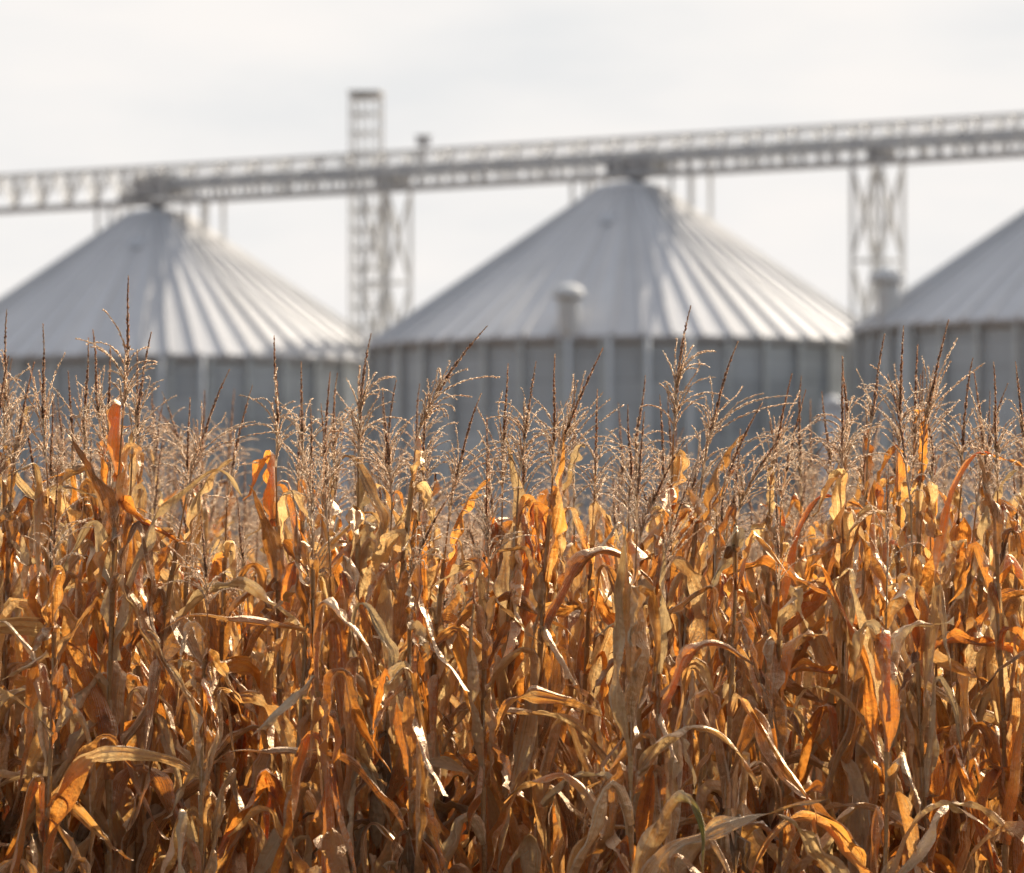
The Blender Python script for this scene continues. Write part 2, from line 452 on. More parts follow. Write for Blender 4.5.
# small drive motor on the railing
tdm = row_t(426)
dm = MB(); rz = math.atan2(U.y, U.x)
dm.box(cp(tdm, -0.2, 2.20)[:], (0.55, 0.4, 0.42), rz)
dm.beam(cp(tdm, -0.2, 1.1), cp(tdm, -0.2, 2.0), 0.16)
dm.box(cp(tdm, -0.2, 2.43)[:], (0.7, 0.5, 0.05), rz)
cbuild(dm, "drive_motor", M_DARKMET)
for pxx in (392, 882):
    Yq = 323.9 + (324 - 343.8) / 23 * 0
    # solve the row parameter that shows at this image column
    lo, hi = T0, T1
    for _ in range(40):
        mid = (lo + hi) / 2; p = cp(mid, 0, 0)
        if 512 + p.x / p.y * FPX < pxx: lo = mid
        else: hi = mid
    bx_ = MB(); bx_.box(cp(lo, 0, 0.36)[:], (0.7, 1.36, 0.42), rz)
    cbuild(bx_, "splice_box", M_DARKMET)

# ------------------------------------------------------------------ towers
def truss_tower(px, label):
    c = cp(row_t(px), 0, 0)
    root = empty("support_tower", (c.x, c.y, 0), rz=math.atan2(U.y, U.x))
    tag(root, label, "tower", "steel support towers under the conveyor bridge")
    h = CZ - 0.1; s = 0.82
    for sx in (-s, s):
        for sy in (-s, s):
            l = MB(); l.beam((sx, sy, 0), (sx, sy, h), 0.17); l.build("tower_leg", M_LATTICE, root)
    br = MB(); z = h; step = 4.35
    cor = [(-s, -s), (s, -s), (s, s), (-s, s)]
    while z > 0.5:
        z0 = max(z - step, 0.2)
        for i in range(4):
            a = cor[i]; b = cor[(i + 1) % 4]
            br.beam((*a, z - 0.05), (*b, z0), 0.10); br.beam((*b, z - 0.05), (*a, z0), 0.10)
            br.beam((*a, z0), (*b, z0), 0.12)
        z = z0
    br.build("bracing", M_LATTICE, root)
    ft = MB(); ft.box((0, 0, 0.15), (2.6, 2.6, 0.3)); ft.build("footing", M_CONC, root)
truss_tower(386, "cross braced steel tower holding the bridge between left and middle bins")
truss_tower(878, "cross braced steel tower holding the bridge between middle and right bins")
# stair tower rising above the bridge
c = at(366, 650, 338)
root = empty("stair_tower", (c.x, c.y, 0), rz=R_(-8))
tag(root, "narrow ladder tower rising above the conveyor bridge, left of the middle bin", "tower")
h = CAM_Z + (650 - 92) / FPX * 338; s = 0.68
for sx in (-s, s):
    for sy in (-s, s):
        l = MB(); l.beam((sx, sy, 0), (sx, sy, h), 0.085); l.build("tower_leg", M_LATTICE, root)
br = MB(); z = h - 0.1
while z > 0.5:
    for (a, b) in (((-s, -s), (s, -s)), ((-s, s), (s, s)), ((-s, -s), (-s, s)), ((s, -s), (s, s))):
        br.beam((*a, z), (*b, z), 0.07)
    z -= 0.93
br.beam((0.25, -s + 0.02, 0.1), (0.25, -s + 0.02, h), 0.07)
br.build("bracing", M_LATTICE, root)
z = h - 0.15
st = MB()
while z > 0.8:
    st.box((-0.25, 0, z), (0.7, 1.2, 0.06)); st.beam((-0.25, -0.5, z), (-0.25, 0.5, z - 0.93), 0.10, 0.10)
    z -= 0.93
st.build("stair_flights", M_CASING, root)
tp = MB(); tp.box((0, 0, h + 0.02), (1.6, 1.6, 0.10)); tp.box((0, 0, h - 0.28), (1.45, 1.45, 0.06)); tp.build("top_platform", M_LATTICE, root)

# white tanks standing low in the gaps between the bins
for px, py, Y, rad, lab in ((833, 395, 296, 0.52, "slim white capped tank low in the gap right of middle bin"),
                            (345, 425, 318, 0.45, "slim white capped tank low in the gap left of middle bin")):
    p = at(px, py, Y)
    root = empty("storage_tank", (p.x, p.y, 0)); tag(root, lab, "tank", "white tanks between the bins")
    b = MB(); b.lathe([(rad, 0.0), (rad, p.z - 0.5)], 32); b.build("tank_body", M_TANK, root)
    b = MB(); b.lathe([(rad + 0.04, 0), (rad + 0.02, 0.08), (rad * 0.7, 0.32), (0.05, 0.5)], 32)
    o = b.build("tank_lid", M_TANK, root); o.location = (0, 0, p.z - 0.49)

# ------------------------------------------------------------------ corn
def snoise(n, k, amp, r):
    """smooth random curve of n samples from k control values"""
    c = r.normal(0, amp, k + 3)
    x = np.linspace(0, k, n); i = np.floor(x).astype(int); f = x - i; f = f * f * (3 - 2 * f)
    return c[i] * (1 - f) + c[i + 1] * f

def ribbon(P, roll0, width, curl, vee, ruffle, nu, r, keel=0.0):
    """blade around centreline P (n,3); per-sample roll, width, curl angle; returns verts (n*nu,3), faces, uvs"""
    n = len(P)
    T = np.gradient(P, axis=0); T /= np.linalg.norm(T, axis=1)[:, None] + 1e-9
    # parallel transport
    a = np.cross(T[0], (0.0, 0.0, 1.0))
    if np.linalg.norm(a) < 1e-3: a = np.array((1.0, 0, 0))
    a /= np.linalg.norm(a)
    Sx = np.zeros_like(P); Nn = np.zeros_like(P)
    for i in range(n):
        a = a - T[i] * a.dot(T[i]); a /= np.linalg.norm(a) + 1e-9
        Sx[i] = a; Nn[i] = np.cross(a, T[i])
    c, s = np.cos(roll0)[:, None], np.sin(roll0)[:, None]
    S2 = Sx * c + Nn * s; N2 = -Sx * s + Nn * c
    u = np.linspace(-1, 1, nu)
    V = np.zeros((n, nu, 3))
    for j, uj in enumerate(u):
        ang = uj * curl / 2
        cu = np.where(np.abs(curl) < 1e-3, 1e-3, curl)
        xs = np.sin(ang) / cu * 2 * (width / 2)
        zs = (1 - np.cos(ang)) / cu * 2 * (width / 2) + abs(uj) * vee * width / 2
        zs = zs + ruffle[:, j] * abs(uj) ** 1.2 + keel[0] * np.sin(uj * keel[1] + keel[2])
        V[:, j] = P + S2 * xs[:, None] + N2 * zs[:, None]
    return V

def grid_faces(n, m, base=0):
    i = np.arange(n - 1)[:, None] * m + np.arange(m - 1)[None, :]
    return (np.stack([i, i + 1, i + m + 1, i + m], -1).reshape(-1, 4) + base)

def leaf_arrays(base, phi, kind, size, r, n=42, nu=11):
    """kind: hang, fold, arch, up. base = point on the stalk"""
    L = size * r.uniform(0.9, 1.45); Wd = r.uniform(0.044, 0.104) * (0.6 + 0.4 * size / 0.75)
    s = np.linspace(0, 1, n)
    def step(sb, k): return 1 / (1 + np.exp(-np.clip((s - sb) * k, -40, 40)))
    pinch = np.ones(n); rk = np.zeros(n)
    if kind == "up":
        th = R_(r.uniform(74, 89)) - s ** 1.5 * R_(r.uniform(0, 45)); sb = r.uniform(0.6, 1.1)
        th = th - step(sb, 60) * R_(r.uniform(60, 150))
    elif kind == "arch":
        sb = r.uniform(0.3, 0.6)
        th = R_(r.uniform(58, 80)) - (s ** 1.4) * R_(r.uniform(50, 90)) - step(sb, 18) * R_(r.uniform(40, 80))
    elif kind == "fold":
        sb = r.uniform(0.22, 0.6)
        th = R_(r.uniform(70, 89)) - R_(r.uniform(128, 170)) * step(sb, r.uniform(45, 160))
    else:
        sb = r.uniform(0.08, 0.2)
        th = R_(r.uniform(55, 82)) - R_(r.uniform(112, 160)) * step(sb, r.uniform(60, 160))
    pinch -= 0.45 * np.exp(-((s - sb) / 0.035) ** 2); rk += step(sb, 60) * r.normal(0, 0.5)
    for _ in range(int(r.integers(0, 4))):      # extra crumples
        q = r.uniform(0.25, 0.97); th = th + step(q, 120) * r.normal(0, 0.28) * (0.5 + q)
        pinch -= 0.3 * np.exp(-((s - q) / 0.03) ** 2); rk += step(q, 90) * r.normal(0, 0.45)
    th = th + snoise(n, 6, 0.10, r) + snoise(n, 14, 0.08, r)
    th = np.where(s > max(sb, 0.3), np.clip(th, R_(-125), R_(60)), th)
    ph = phi + np.cumsum(snoise(n, 4, 0.9, r)) / n * 1.6
    d = np.stack([np.cos(th) * np.cos(ph), np.cos(th) * np.sin(ph), np.sin(th)], 1) * (L / (n - 1))
    P = np.cumsum(d, axis=0) - d[0] + np.asarray(base)
    w = Wd * np.clip((0.42 + 0.58 * np.sin(np.clip(s / 0.36, 0, 1) * math.pi / 2)), 0, 1) * (1 - np.clip((s - 0.35) / 0.65, 0, 1) ** 1.35) ** 1.2
    w = w * np.clip(pinch, 0.35, 1)
    w = w * (1 + snoise(n, 7, 0.13, r)) + 0.0015
    if r.random() < 0.12:                      # torn-off blunt tip
        cut = int(n * r.uniform(0.6, 0.85)); P = P[:cut]; w = w[:cut].copy(); s = s[:cut]; n = cut
        w[-1] *= 0.55
    tw = r.choice([0.35, 1.2, 2.6], p=[0.3, 0.4, 0.3])
    roll = np.cumsum(snoise(n, 4, 1.0, r)) / n * 3.4 * tw + r.normal(0, 0.5) * s + rk[:n]
    c0, c1 = [(0.4, 1.1), (1.8, 3.2), (3.0, 4.6)][r.choice(3, p=[0.36, 0.42, 0.22])]
    curl = r.uniform(c0, c1) + snoise(n, 5, 0.9, r)
    curl = curl * r.choice([1, -1]) if c0 < 1 else np.abs(curl) + 0.2
    curl = np.minimum(curl, 6.2)
    curl[0] = 3.0
    curl = np.where(s < 0.06, 2.4, curl)
    vee = r.uniform(0.0, 0.45)
    ruf = np.stack([snoise(n, 13, 0.0085, r) for _ in range(nu)], 1) 
    ruf[:, : nu // 2] = ruf[:, :1] * 0.8 + ruf[:, : nu // 2] * 0.35
    ruf[:, nu // 2 + 1:] = ruf[:, -1:] * 0.8 + ruf[:, nu // 2 + 1:] * 0.35
    pl = (np.abs(snoise(n, 7, 0.0044, r)) + 0.0014) * np.clip(w / 0.05, 0.15, 1), r.uniform(4, 10), np.cumsum(snoise(n, 5, 1.0, r)) * 0.12 + r.uniform(0, 6)
    if nu < 5: pl = (0.0, 1.0, 0.0)
    V = ribbon(P, roll, w, curl, vee, ruf, nu, r, pl)
    uv = np.stack(np.meshgrid(np.linspace(0, 1, nu), s), -1)
    return V.reshape(-1, 3), grid_faces(n, nu), uv.reshape(-1, 2)

def np_mesh(name, V, F, UV, smooth=True):
    me = bpy.data.meshes.new(name)
    me.vertices.add(len(V)); me.vertices.foreach_set("co", np.asarray(V, dtype=np.float32).ravel())
    F = np.asarray(F); nl = F.size
    me.loops.add(nl); me.loops.foreach_set("vertex_index", F.astype(np.int32).ravel())
    me.polygons.add(len(F)); k = F.shape[1]
    me.polygons.foreach_set("loop_start", (np.arange(len(F)) * k).astype(np.int32))
    try: me.polygons.foreach_set("loop_total", np.full(len(F), k, dtype=np.int32))
    except Exception: pass
    me.polygons.foreach_set("use_smooth", np.full(len(F), smooth))
    uvl = me.uv_layers.new(name="UVMap")
    uvl.data.foreach_set("uv", np.asarray(UV, dtype=np.float32)[F.ravel()].ravel())
    me.update(calc_edges=True); me.validate()
    return me

def tube_arrays(P, rad, m=7):
    n = len(P)
    T = np.gradient(P, axis=0); T /= np.linalg.norm(T, axis=1)[:, None] + 1e-9
    a = np.array((1.0, 0.2, 0.0)); V = np.zeros((n, m + 1, 3))
    for i in range(n):
        a = a - T[i] * a.dot(T[i]); a /= np.linalg.norm(a) + 1e-9
        b = np.cross(T[i], a)
        for j in range(m + 1):
            t = 2 * math.pi * j / m
            V[i, j] = P[i] + rad[i] * (a * math.cos(t) + b * math.sin(t))
    uv = np.stack(np.meshgrid(np.linspace(0, 0.4, m + 1), np.linspace(0, 6, n)), -1)
    return V.reshape(-1, 3), grid_faces(n, m + 1), uv.reshape(-1, 2)

class Arr:
    def __init__(self): self.V = []; self.F = []; self.U = []; self.n = 0
    def add(self, V, F, UV):
        self.V.append(V); self.F.append(np.asarray(F) + self.n); self.U.append(UV); self.n += len(V)
    def get(self): return np.concatenate(self.V), np.concatenate(self.F), np.concatenate(self.U)

def spikelets(arr, P, dens, ln, wd, spread, r, ucoord=0.3, taper=0.25):
    """pointed glumes set along a branch P"""
    seg = np.linalg.norm(np.diff(P, axis=0), axis=1); cum = np.concatenate([[0], np.cumsum(seg)])
    cnt = max(3, int(cum[-1] * dens))
    ts = np.sort(r.uniform(0.02, 1.0, cnt)) * cum[-1]
    for i, t in enumerate(ts):
        k = min(np.searchsorted(cum, t) - 1, len(P) - 2); k = max(k, 0)
        f = (t - cum[k]) / (seg[k] + 1e-9)
        p = P[k] * (1 - f) + P[k + 1] * f
        d = (P[k + 1] - P[k]) / (seg[k] + 1e-9)
        q = r.normal(0, 1, 3); q -= d * q.dot(d); q /= np.linalg.norm(q) + 1e-9
        sp = spread * r.uniform(0.5, 1.6)
        e = d + q * sp; e /= np.linalg.norm(e)
        tp_ = 1 - taper * (t / cum[-1]) ** 1.5; l = ln * r.uniform(0.7, 1.25) * tp_; w = wd * r.uniform(0.7, 1.2) * tp_
        a = np.cross(e, r.normal(0, 1, 3)); a /= np.linalg.norm(a) + 1e-9; b = np.cross(e, a)
        m = p + e * l * 0.45
        V = np.array([p, m + a * w, p + e * l, m - a * w, m + b * w * 0.9, m - b * w * 0.9])
        F = np.array([(0, 1, 2, 2), (0, 2, 3, 3), (0, 4, 2, 2), (0, 2, 5, 5)])
        arr.add(V, F, np.tile(np.array([[ucoord, t]]), (6, 1)))

def tassel_arrays(base, direc, bend, r, full=True):
    """central spike, bending toward +x by `bend`, plus side branches; tris only"""
    arr = Arr()
    L = r.uniform(0.37, 0.47); n = 18
    th0 = math.atan2(direc[0], direc[2]); s = np.linspace(0, 1, n)
    th = th0 + bend * (0.35 + 0.65 * s) + snoise(n, 3, 0.04, r); la = snoise(n, 3, 0.05, r)
    d = np.stack([np.sin(th), la, np.cos(th)], 1) * (L / (n - 1))
    P = np.cumsum(d, axis=0) - d[0] + base
    tip = P[-1].copy()
    V, F, U = tube_arrays(P, np.linspace(0.0042, 0.0015, n), 5)
    arr.add(V, F, U)
    spikelets(arr, P[5:], 700 if full else 240, 0.0150, 0.0045, 0.42, r, 0.9, 0.65)
    nb = int(r.integers(4, 10)) if r.random() < 0.25 else int(r.integers(13, 26))
    drop = r.uniform(0.2, 1.7)
    for b in range(nb):
        k = int(r.integers(0, 7)); az = r.uniform(0, 2 * math.pi); Lb = r.uniform(0.09, 0.24); m = 11
        sb = np.linspace(0, 1, m)
        el = R_(r.uniform(58, 86)) - sb ** 1.3 * drop * r.uniform(0.4, 1.4)
        azs = az + snoise(m, 2, 0.35, r)
        dd = np.stack([np.cos(el) * np.cos(azs), np.cos(el) * np.sin(azs), np.sin(el)], 1) * (Lb / (m - 1))
        if bend > 0.25: dd[:, 0] += np.abs(dd[:, 0]) * 0.5      # combed over to the leaning side
        dd[:, 0] += math.sin(th[k]) * (Lb / (m - 1)) * 0.8
        Q = np.cumsum(dd, axis=0) - dd[0] + P[k] + (P[k + 1] - P[k]) * r.random()
        V, F, U = tube_arrays(Q, np.linspace(0.0019, 0.0008, m), 3)
        arr.add(V, F, U)
        spikelets(arr, Q, 430 if full else 140, 0.0115, 0.0023, 0.40, r)
    return arr, tip

def tri_mesh(name, arr):
    V, F, U = arr.get()
    deg = F[:, 2] == F[:, 3]
    T1_ = F[deg][:, :3]; Q = F[~deg]
    T2_ = np.concatenate([Q[:, [0, 1, 2]], Q[:, [0, 2, 3]]])
    return np_mesh(name, V, np.concatenate([T1_, T2_]), U)

def stalk_arrays(Hs, r, m=8, fine=True):
    n = 44 if fine else 6
    z = np.linspace(0, Hs, n)
    bx, by = np.cumsum(snoise(n, 4, 1, r)) / n * 0.06, np.cumsum(snoise(n, 4, 1, r)) / n * 0.06
    P = np.stack([bx - bx[0], by - by[0], z], 1)
    rad = 0.0092 * (1 - 0.70 * (z / Hs) ** 1.3)
    if fine:
        ph = (z / 0.155) % 1.0
        rad = rad * (1 + 0.22 * np.exp(-((ph - 0.5) / 0.10) ** 2))
    V, F, U = tube_arrays(P, rad, m if fine else 4)
    return P, V, F, U

def sheath_arrays(P0, P1, phi, r):
    n = 7; s = np.linspace(0, 1, n)[:, None]
    P = P0 * (1 - s) + P1 * s
    m = 9; V = np.zeros((n, m, 3)); open_ = np.linspace(0.1, 0.9, n)
    rad = np.linspace(0.0092, 0.0112, n) * (1.15 - 0.45 * P0[2] / 2.3) * r.uniform(0.85, 1.1)
    a0 = phi - math.pi * 0.86 ; a1 = phi + math.pi * 0.86
    for i in range(n):
        for j in range(m):
            t = a0 + (a1 - a0) * j / (m - 1)
            k = rad[i] * (1 + 0.25 * open_[i] * (abs(j - 4) / 4) ** 3 + r.normal(0, 0.05))
            V[i, j] = P[i] + np.array((math.cos(t) * k, math.sin(t) * k, 0))
    uv = np.stack(np.meshgrid(np.linspace(0, 0.6, m), np.linspace(0, 1, n)), -1)
    return V.reshape(-1, 3), grid_faces(n, m), uv.reshape(-1, 2)

def ear_arrays(base, phi, r):
    """dry husked ear hanging beside the stalk"""
    arr = Arr()
    el = R_(r.choice([-1, 1]) * r.uniform(60, 82)); L = r.uniform(0.18, 0.25)
    d = np.array((math.cos(el) * math.cos(phi), math.cos(el) * math.sin(phi), math.sin(el)))
    n = 14; s = np.linspace(0, 1, n)
    P = np.asarray(base) + d * (s[:, None] * L)
    rad = 0.022 * np.sin(np.clip(s * 0.92 + 0.08, 0, 1) * math.pi) ** 0.6 * (1 + snoise(n, 6, 0.06, r)) + 0.004
    V, F, U = tube_arrays(P, rad, 14)
    V = V + r.normal(0, 0.0008, V.shape); V[14::15] = V[0::15]
    arr.add(V, F, U)
    for q in range(5):
        a = phi + r.uniform(-2, 2); b0 = np.asarray(base) + d * L * r.uniform(0.0, 0.55)
        V, F, U = leaf_arrays(b0, a, r.choice(["hang", "arch", "up"]), 0.22, r, 12, 5)
        arr.add(V, F, U)
    return arr

def make_variant(idx, r, bend, green=False, fine=True):
    Hs = r.uniform(2.24, 2.34)
    P, V, F, U = stalk_arrays(Hs, r, fine=fine)
    def sp(z):
        k = min(int(z / Hs * (len(P) - 1)), len(P) - 2); f = z / Hs * (len(P) - 1) - k
        return P[k] * (1 - f) + P[k + 1] * f
    st = Arr(); st.add(V, F, U)
    leaves = []
    phi = r.uniform(0, math.pi); z = r.uniform(0.45, 0.6); i = 0
    while z < Hs - 0.09:
        f = z / Hs
        size = 0.80 * (1 - 0.58 * max(0, (f - 0.45) / 0.5) ** 1.2)
        kind = r.choice(["hang", "fold", "arch", "up"], p=([0.22, 0.44, 0.12, 0.22] if f < 0.72 else [0.14, 0.44, 0.12, 0.30]))
        if fine:
            s0 = sp(max(z - 0.13, 0)); Vv, Ff, Uu = sheath_arrays(s0, sp(z), phi, r)
            st.add(Vv, Ff, Uu)
        if f > 0.80: size *= 0.80
        if f > 0.82 and kind == "arch": kind = "fold"
        a = phi + r.normal(0, 0.35)
        b = sp(z) + np.array((math.cos(a), math.sin(a), 0)) * 0.012
        lf = leaf_arrays(b, a, kind, size, r, *( (42, 11) if fine else (12, 3)))
        leaves.append(lf)
        if fine and r.random() < 0.45:      # shredded extra strip from the same joint
            a2 = a + r.normal(0, 1.0)
            leaves.append(leaf_arrays(sp(z), a2, "hang", size * 0.6, r, 20, 7))
        phi += math.pi + r.normal(0, 0.45); z += r.uniform(0.095, 0.138); i += 1
    tas, tip = tassel_arrays(P[-1], (0, 0, 1), bend, r, full=fine)
    ear = None
    if r.random() < 0.4:
        ze = r.uniform(0.95, 1.3); pe = r.uniform(0, 6.28)
        ear = ear_arrays(sp(ze) + np.array((math.cos(pe), math.sin(pe), 0)) * 0.015, pe, r)
    return dict(st=st, leaves=leaves, tas=tas, tip=tip, ear=ear)

VARS = []
BENDS = [0.02, -0.05, 0.08, 0.5, 0.62, 0.42, 0.75, 0.05, 0.15, 0.0, 0.22, -0.03, 0.1, 0.3, 0.04, 0.18, 0.02, 0.07, 0.12, 0.26]
for i, b in enumerate(BENDS):
    r = np.random.default_rng(100 + i)
    v = make_variant(i, r, b)
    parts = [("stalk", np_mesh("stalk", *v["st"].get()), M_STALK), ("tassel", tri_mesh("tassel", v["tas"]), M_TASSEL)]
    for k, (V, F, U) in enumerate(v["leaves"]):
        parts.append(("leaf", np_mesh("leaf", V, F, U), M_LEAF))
    if v["ear"]: parts.append(("ear", np_mesh("ear", *v["ear"].get()), M_HUSK))
    for _, me, mt in parts: me.materials.append(mt)
    VARS.append((parts, Vector(v["tip"])))

GRP_F = "dry corn plants along the front edge of the field"
GRP_B = "dry corn plants standing deeper in the field"
LAB_F = "dry brown corn plant in the sharp front rows of the crowded field"
LAB_B = "dry brown corn plant in the softer rows behind the front rows"
COUNT = 0
PLACED = []
def place(vi, X, Y, sc, rz, lean=(0, 0), label=None, group=None, green=None):
    global COUNT
    parts, tip = VARS[vi]
    root = empty("corn_plant", (X, Y, 0), rz)
    root.rotation_euler = Euler((lean[0], lean[1], rz), "XYZ")
    root.scale = (sc, sc, sc)
    deep = Y > 25.5
    tag(root, label or (LAB_B if deep else LAB_F), "corn plant", group or (GRP_B if deep else GRP_F))
    pick = []
    if green:                          # the leaves that hang towards the field edge at the wanted height
        Rg = Euler((lean[0], lean[1], rz), "XYZ").to_matrix()
        for q_, (nm, me, mt) in enumerate(parts):
            if nm != "leaf": continue
            w_ = Rg @ me.vertices[int(len(me.vertices) * 0.72)].co * sc
            if green[0] < w_.z < green[1]: pick.append((w_.y, q_))
        pick = [q_ for _, q_ in sorted(pick)[:1]]
    for q_, (name, me, mt) in enumerate(parts):
        o = bpy.data.objects.new(name, me); o.parent = root; COL.objects.link(o)
        if name == "leaf" and green:
            if q_ in pick:
                o.material_slots[0].link = "OBJECT"; o.material_slots[0].material = M_LEAF_G
                o["label"] = "leaf still partly yellow green"
    COUNT += 1; PLACED.append((X, Y))
    return root

def place_tip(px, py, Y, vi, rz=0.0, lean=(0, 0), **kw):
    """a plant whose tassel tip stands at the measured spot"""
    tgt = at(px, py, Y)
    _, tip = VARS[vi]
    Rm = Euler((lean[0], lean[1], rz), "XYZ").to_matrix()
    q = Rm @ tip
    sc = tgt.z / q.z
    return place(vi, tgt.x - q.x * sc, tgt.y - q.y * sc, sc, rz, lean, **kw)

bent = [3, 4, 5, 6]; straight = [0, 1, 2, 7, 9, 11, 14, 16, 17]; mild = [8, 10, 12, 13, 15, 18, 19]
TIPS = [  # px, py, distance, variant, turn about the stalk, sideways lean, own label
    (8, 356, 21.4, 12, 0.2, .05, None), (34, 362, 22.3, 10, 0.5, .06, None), (52, 392, 22.9, 1, 1, 0, None), (88, 338, 22.6, 0, 2, .02, None),
    (128, 276, 21.6, 16, 0.3, .04, "tallest corn plant, its tassel spike standing before the left bin roof"),
    (110, 345, 22.0, 11, 1, .0, None), (151, 332, 21.9, 18, 0.1, .04, None), (137, 350, 23.0, 14, 4, 0, None), (68, 372, 23.4, 7, 3, 0, None),
    (190, 398, 22.4, 9, 0, .02, None),
    (229, 370, 21.8, 13, 0.0, .12, "corn plant with bare spike leaning right before left bin's right wall"),
    (252, 386, 22.2, 19, 0.1, .03, None), (274, 336, 21.9, 16, 1, -.01, "corn plant with tall upright spike before the left bin's right eave"),
    (301, 362, 22.4, 17, 2, .01, None), (330, 372, 22.8, 2, 0, .02, None),
    (371, 334, 21.7, 15, 0.1, .02, "corn plant with upright tassel before the middle bin's left edge"),
    (487, 326, 21.6, 4, 0.05, .10, "corn plant with long feathery tassel leaning far right before the middle bin"),
    (481, 394, 22.0, 13, 0.1, .05, None), (508, 364, 22.3, 0, 1, .0, None), (536, 362, 22.0, 8, 0.2, .03, None), (555, 354, 22.6, 1, 3, -.02, None),
    (603, 348, 21.8, 5, 0.0, .06, "corn plant leaning right below the capped roof vent"),
    (425, 400, 22.8, 7, 2, 0, None), (396, 380, 23.2, 12, 0, .03, None), (574, 380, 23.0, 14, 1, .02, None), (628, 405, 22.5, 9, 1, 0.02, None),
    (691, 306, 21.7, 15, 0.0, .05, "tall corn plant whose spike reaches the middle bin's roof edge"),
    (738, 342, 21.6, 13, 0.1, .06, "corn plant with slanting spike before the middle bin's right wall"),
    (763, 402, 21.5, 3, 0.1, .06, None), (792, 374, 22.3, 10, 0.1, .03, None), (806, 390, 22.5, 19, 0.2, .03, None),
    (720, 410, 22.9, 5, 0.3, .0, None), (660, 395, 22.8, 2, 3, 0, None),
    (843, 358, 21.9, 16, 2, -.0, "corn plant with straight spike before the gap beside the right bin"),
    (822, 392, 22.6, 8, 2.6, .0, None), (885, 334, 22.2, 18, 0.1, .03, None), (904, 326, 22.5, 17, 0.6, .01, None), (918, 345, 23.2, 0, 0, .02, None),
    (949, 320, 21.8, 10, 0.1, .05, "corn plant with tallest spike before the right bin's wall"),
    (973, 358, 22.4, 12, 0.2, .04, None), (994, 362, 21.7, 1, 1, -.04, None), (1008, 384, 22.1, 13, 0.2, .06, None), (1016, 362, 22.6, 8, 3.1, -.02, None),
    (868, 405, 22.7, 14, 0, 0.02, None), (300, 410, 23.3, 11, 1, 0, None), (20, 405, 22.8, 19, 3, .0, None),
]
for (px, py, Y, vi, rz, ln, lab) in TIPS:
    place_tip(px, py, Y, vi, rz, (random.uniform(-.02, .02), ln), label=lab,
              group=("landmark corn plants whose tassels stand out" if lab else None))

# filling rows: short plants in front, then ordinary rows further in
rr = random.Random(5)
def stand(X):
    """the field is taller in some patches than in others"""
    xs = [-9, -2.4, -1.62, -1.2, -0.98, -0.78, -0.55, -0.30, -0.16, 0.0, 0.25, 0.62, 0.78, 0.95, 1.2, 1.7, 2.4, 9]
    hs = [1, 1.0, 1.06, 1.05, 0.90, 0.90, 1.02, 1.02, 0.90, 0.95, 0.99, 1.02, 0.92, 1.02, 1.04, 1.03, 1, 1]
    return float(np.interp(X, xs, hs)) * 0.997
def half_w(Y): return (512 + 26) / FPX * Y + 0.12
rows = [(20.8, 0.44, 0.76, 0.84), (21.5, 0.40, 0.80, 0.90), (22.3, 0.38, 0.80, 0.92)] + \
       [(23.3 + 1.12 * k, 0.23 if k < 3 else 0.20, 0.80, 0.945) for k in range(0, 40)]

done = False
for (Y0, step, s0, s1) in rows:
    if done: break
    hw = half_w(Y0); x = -hw + rr.uniform(0, step)
    n_here = int(2 * hw / step)
    if COUNT + n_here > 300: YEND = Y0; break
    for q in range(n_here):
        X = -hw + (q + 0.5 + rr.uniform(-.35, .35)) * step
        Y = Y0 + rr.uniform(-.16, .16)
        vi = rr.randrange(len(VARS))
        place(vi, X, Y, min(rr.uniform(s0, s1) * stand(X), 1.0), rr.uniform(0, 6.28), (rr.gauss(0, .035), rr.gauss(0, .04)))
print("corn plants:", COUNT, "individual rows end at", YEND)
# one plant low at the front keeps a yellow-green leaf
p = at(702, 850, 20.55)
place(2, p.x - 0.22, 20.45, 0.86, 0.6, (0, 0.02), label="corn plant with a leaf still yellow green, low at the front", group="landmark corn plants whose tassels stand out", green=(0.98, 1.35))

# the rest of the field: one mass
def plant_low(vi):
    r = np.random.default_rng(500 + vi)
    v = make_variant(vi, r, BENDS[vi % len(BENDS)], fine=False)
    lv = Arr(); 
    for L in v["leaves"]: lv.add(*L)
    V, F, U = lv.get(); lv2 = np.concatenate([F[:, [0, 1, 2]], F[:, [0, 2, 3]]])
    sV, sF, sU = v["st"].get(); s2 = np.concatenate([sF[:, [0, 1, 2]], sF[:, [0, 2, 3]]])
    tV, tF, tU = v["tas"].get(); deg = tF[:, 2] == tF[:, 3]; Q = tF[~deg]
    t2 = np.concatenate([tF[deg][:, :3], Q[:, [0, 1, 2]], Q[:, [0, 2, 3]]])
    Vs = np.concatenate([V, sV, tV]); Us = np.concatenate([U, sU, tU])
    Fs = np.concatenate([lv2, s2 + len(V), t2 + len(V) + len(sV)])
    Ms = np.concatenate([np.zeros(len(lv2)), np.ones(len(s2)), np.full(len(t2), 2)]).astype(np.int32)
    return Vs, Fs, Us, Ms
LOW = [plant_low(i) for i in range(10)]
aV, aF, aU, aM, off = [], [], [], [], 0
def add_low(X, Y, sc, rz):
    global off
    V, F, U, Mx = LOW[rr.randrange(len(LOW))]
    c, s = math.cos(rz), math.sin(rz)
    W_ = np.stack([(V[:, 0] * c - V[:, 1] * s) * sc + X, (V[:, 0] * s + V[:, 1] * c) * sc + Y, V[:, 2] * sc], 1)
    lx, ly = rr.gauss(0, .03), rr.gauss(0, .03)
    W_[:, 0] += W_[:, 2] * lx; W_[:, 1] += W_[:, 2] * ly
    aV.append(W_.astype(np.float32)); aF.append(F + off); aU.append(U); aM.append(Mx); off += len(V)
Y = 20.8; nlow = 0
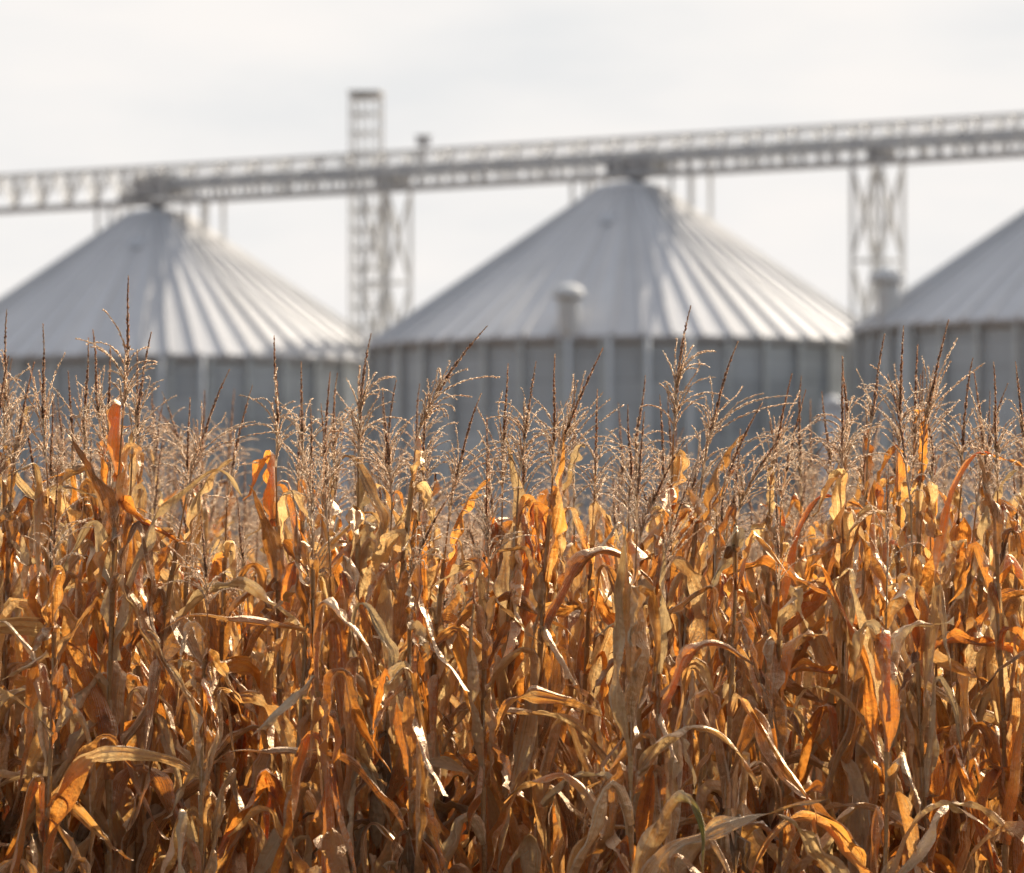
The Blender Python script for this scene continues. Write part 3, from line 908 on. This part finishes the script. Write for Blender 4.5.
while Y < 62:
    hw = half_w(Y); inside = Y >= YEND
    wide = hw + (1.6 if Y < YEND else 2.0)
    step = 0.21 if Y < 36 else 0.30
    x = -wide
    while x < wide:
        if inside or abs(x) > hw:
            add_low(x + rr.uniform(-.08, .08), Y + rr.uniform(-.2, .2), rr.uniform(0.80, 0.94), rr.uniform(0, 6.28)); nlow += 1
        x += step
    Y += 0.7 if Y < 36 else 1.1
print("mass plants", nlow)
V = np.concatenate(aV); F = np.concatenate(aF); U_ = np.concatenate(aU); Mi = np.concatenate(aM)
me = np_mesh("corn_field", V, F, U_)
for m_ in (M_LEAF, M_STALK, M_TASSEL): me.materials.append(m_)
if len(me.polygons) == len(Mi): me.polygons.foreach_set("material_index", Mi)
o = link_mesh("corn_field", me)
tag(o, "mass of dry corn filling the field beyond the front rows", "corn field", kind="stuff")

# ------------------------------------------------------------------ light
SUN_EL, SUN_AZ = R_(37.5), R_(38)      # azimuth to the right of the viewing direction
world = bpy.data.worlds.new("World"); scene.world = world; world.use_nodes = True
nt = world.node_tree; nd = nt.nodes; lk = nt.links; nd.clear()
wo = N(nd, "ShaderNodeOutputWorld"); bg = N(nd, "ShaderNodeBackground")
sky = N(nd, "ShaderNodeTexSky"); sky.sky_type = "NISHITA"; sky.sun_disc = False
sky.sun_elevation = SUN_EL; sky.sun_rotation = SUN_AZ; sky.air_density = 1.2; sky.dust_density = 5.0; sky.ozone_density = 0.5
tc = N(nd, "ShaderNodeTexCoord"); sep = N(nd, "ShaderNodeSeparateXYZ"); lk.new(tc.outputs["Generated"], sep.inputs[0])
mp = N(nd, "ShaderNodeMapping"); mp.inputs["Scale"].default_value = (12, 12, 44); mp.inputs["Rotation"].default_value = (0, R_(-6), 0)
lk.new(tc.outputs["Generated"], mp.inputs[0])
nz = N(nd, "ShaderNodeTexNoise", inp={"Scale": 1.6, "Detail": 4.0, "Roughness": 0.5}); lk.new(mp.outputs[0], nz.inputs["Vector"])
cl = ramp(nd, [(0.30, (8.4, 8.42, 8.42)), (0.50, (9.25, 9.05, 8.85)), (0.68, (9.8, 9.4, 9.05))]); lk.new(nz.outputs[0], cl.inputs[0])
# thin white haze, thickest near the horizon
hz = N(nd, "ShaderNodeMapRange", inp={"From Min": 0.10, "From Max": 0.5, "To Min": 1.0, "To Max": 0.42}); hz.clamp = True
lk.new(sep.outputs[2], hz.inputs[0])
# the haze is bright towards the sun and duller on the side away from it
az = N(nd, "ShaderNodeMapRange", inp={"From Min": -0.5, "From Max": 0.9, "To Min": 0.30, "To Max": 1.0}); az.clamp = True
lk.new(sep.outputs[1], az.inputs[0])
hf = N(nd, "ShaderNodeMath"); hf.operation = "MULTIPLY"; lk.new(hz.outputs[0], hf.inputs[0]); lk.new(az.outputs[0], hf.inputs[1])
mx = N(nd, "ShaderNodeMix", data_type="RGBA"); lk.new(hf.outputs[0], mx.inputs[0]); lk.new(sky.outputs[0], mx.inputs[6]); lk.new(cl.outputs[0], mx.inputs[7])
lk.new(mx.outputs[2], bg.inputs[0]); bg.inputs[1].default_value = 0.1
lk.new(bg.outputs[0], wo.inputs[0])
sd = bpy.data.lights.new("sun", "SUN"); sd.energy = 5.0; sd.angle = R_(0.53); sd.color = (1.0, 0.91, 0.78)
so = bpy.data.objects.new("sun", sd); COL.objects.link(so)
L = Vector((math.sin(SUN_AZ) * math.cos(SUN_EL), math.cos(SUN_AZ) * math.cos(SUN_EL), math.sin(SUN_EL)))
so.rotation_euler = L.to_track_quat("Z", "Y").to_euler()
so.location = (30, 60, 60)

# ------------------------------------------------------------------ camera
cd = bpy.data.cameras.new("camera"); cam = bpy.data.objects.new("camera", cd); COL.objects.link(cam)
cam.location = (0, 0, CAM_Z); cam.rotation_euler = (R_(90) + PITCH, 0, 0)
cd.sensor_width = 36; cd.sensor_fit = "HORIZONTAL"; cd.lens = 36 * FPX / 1024
cd.clip_start = 0.5; cd.clip_end = 9000
cd.dof.use_dof = True; cd.dof.focus_distance = 21.7
cd.dof.aperture_fstop = (cd.lens / 1000) / 0.038
scene.camera = cam

scene.render.engine = "CYCLES"
scene.cycles.max_bounces = 8; scene.cycles.diffuse_bounces = 6; scene.cycles.glossy_bounces = 3
scene.cycles.transmission_bounces = 4; scene.cycles.caustics_reflective = False; scene.cycles.caustics_refractive = False
scene.cycles.use_denoising = True
scene.cycles.sample_clamp_indirect = 6.0
scene.view_settings.view_transform = "Standard"; scene.view_settings.look = "None"
scene.view_settings.exposure = 0; scene.view_settings.gamma = 1
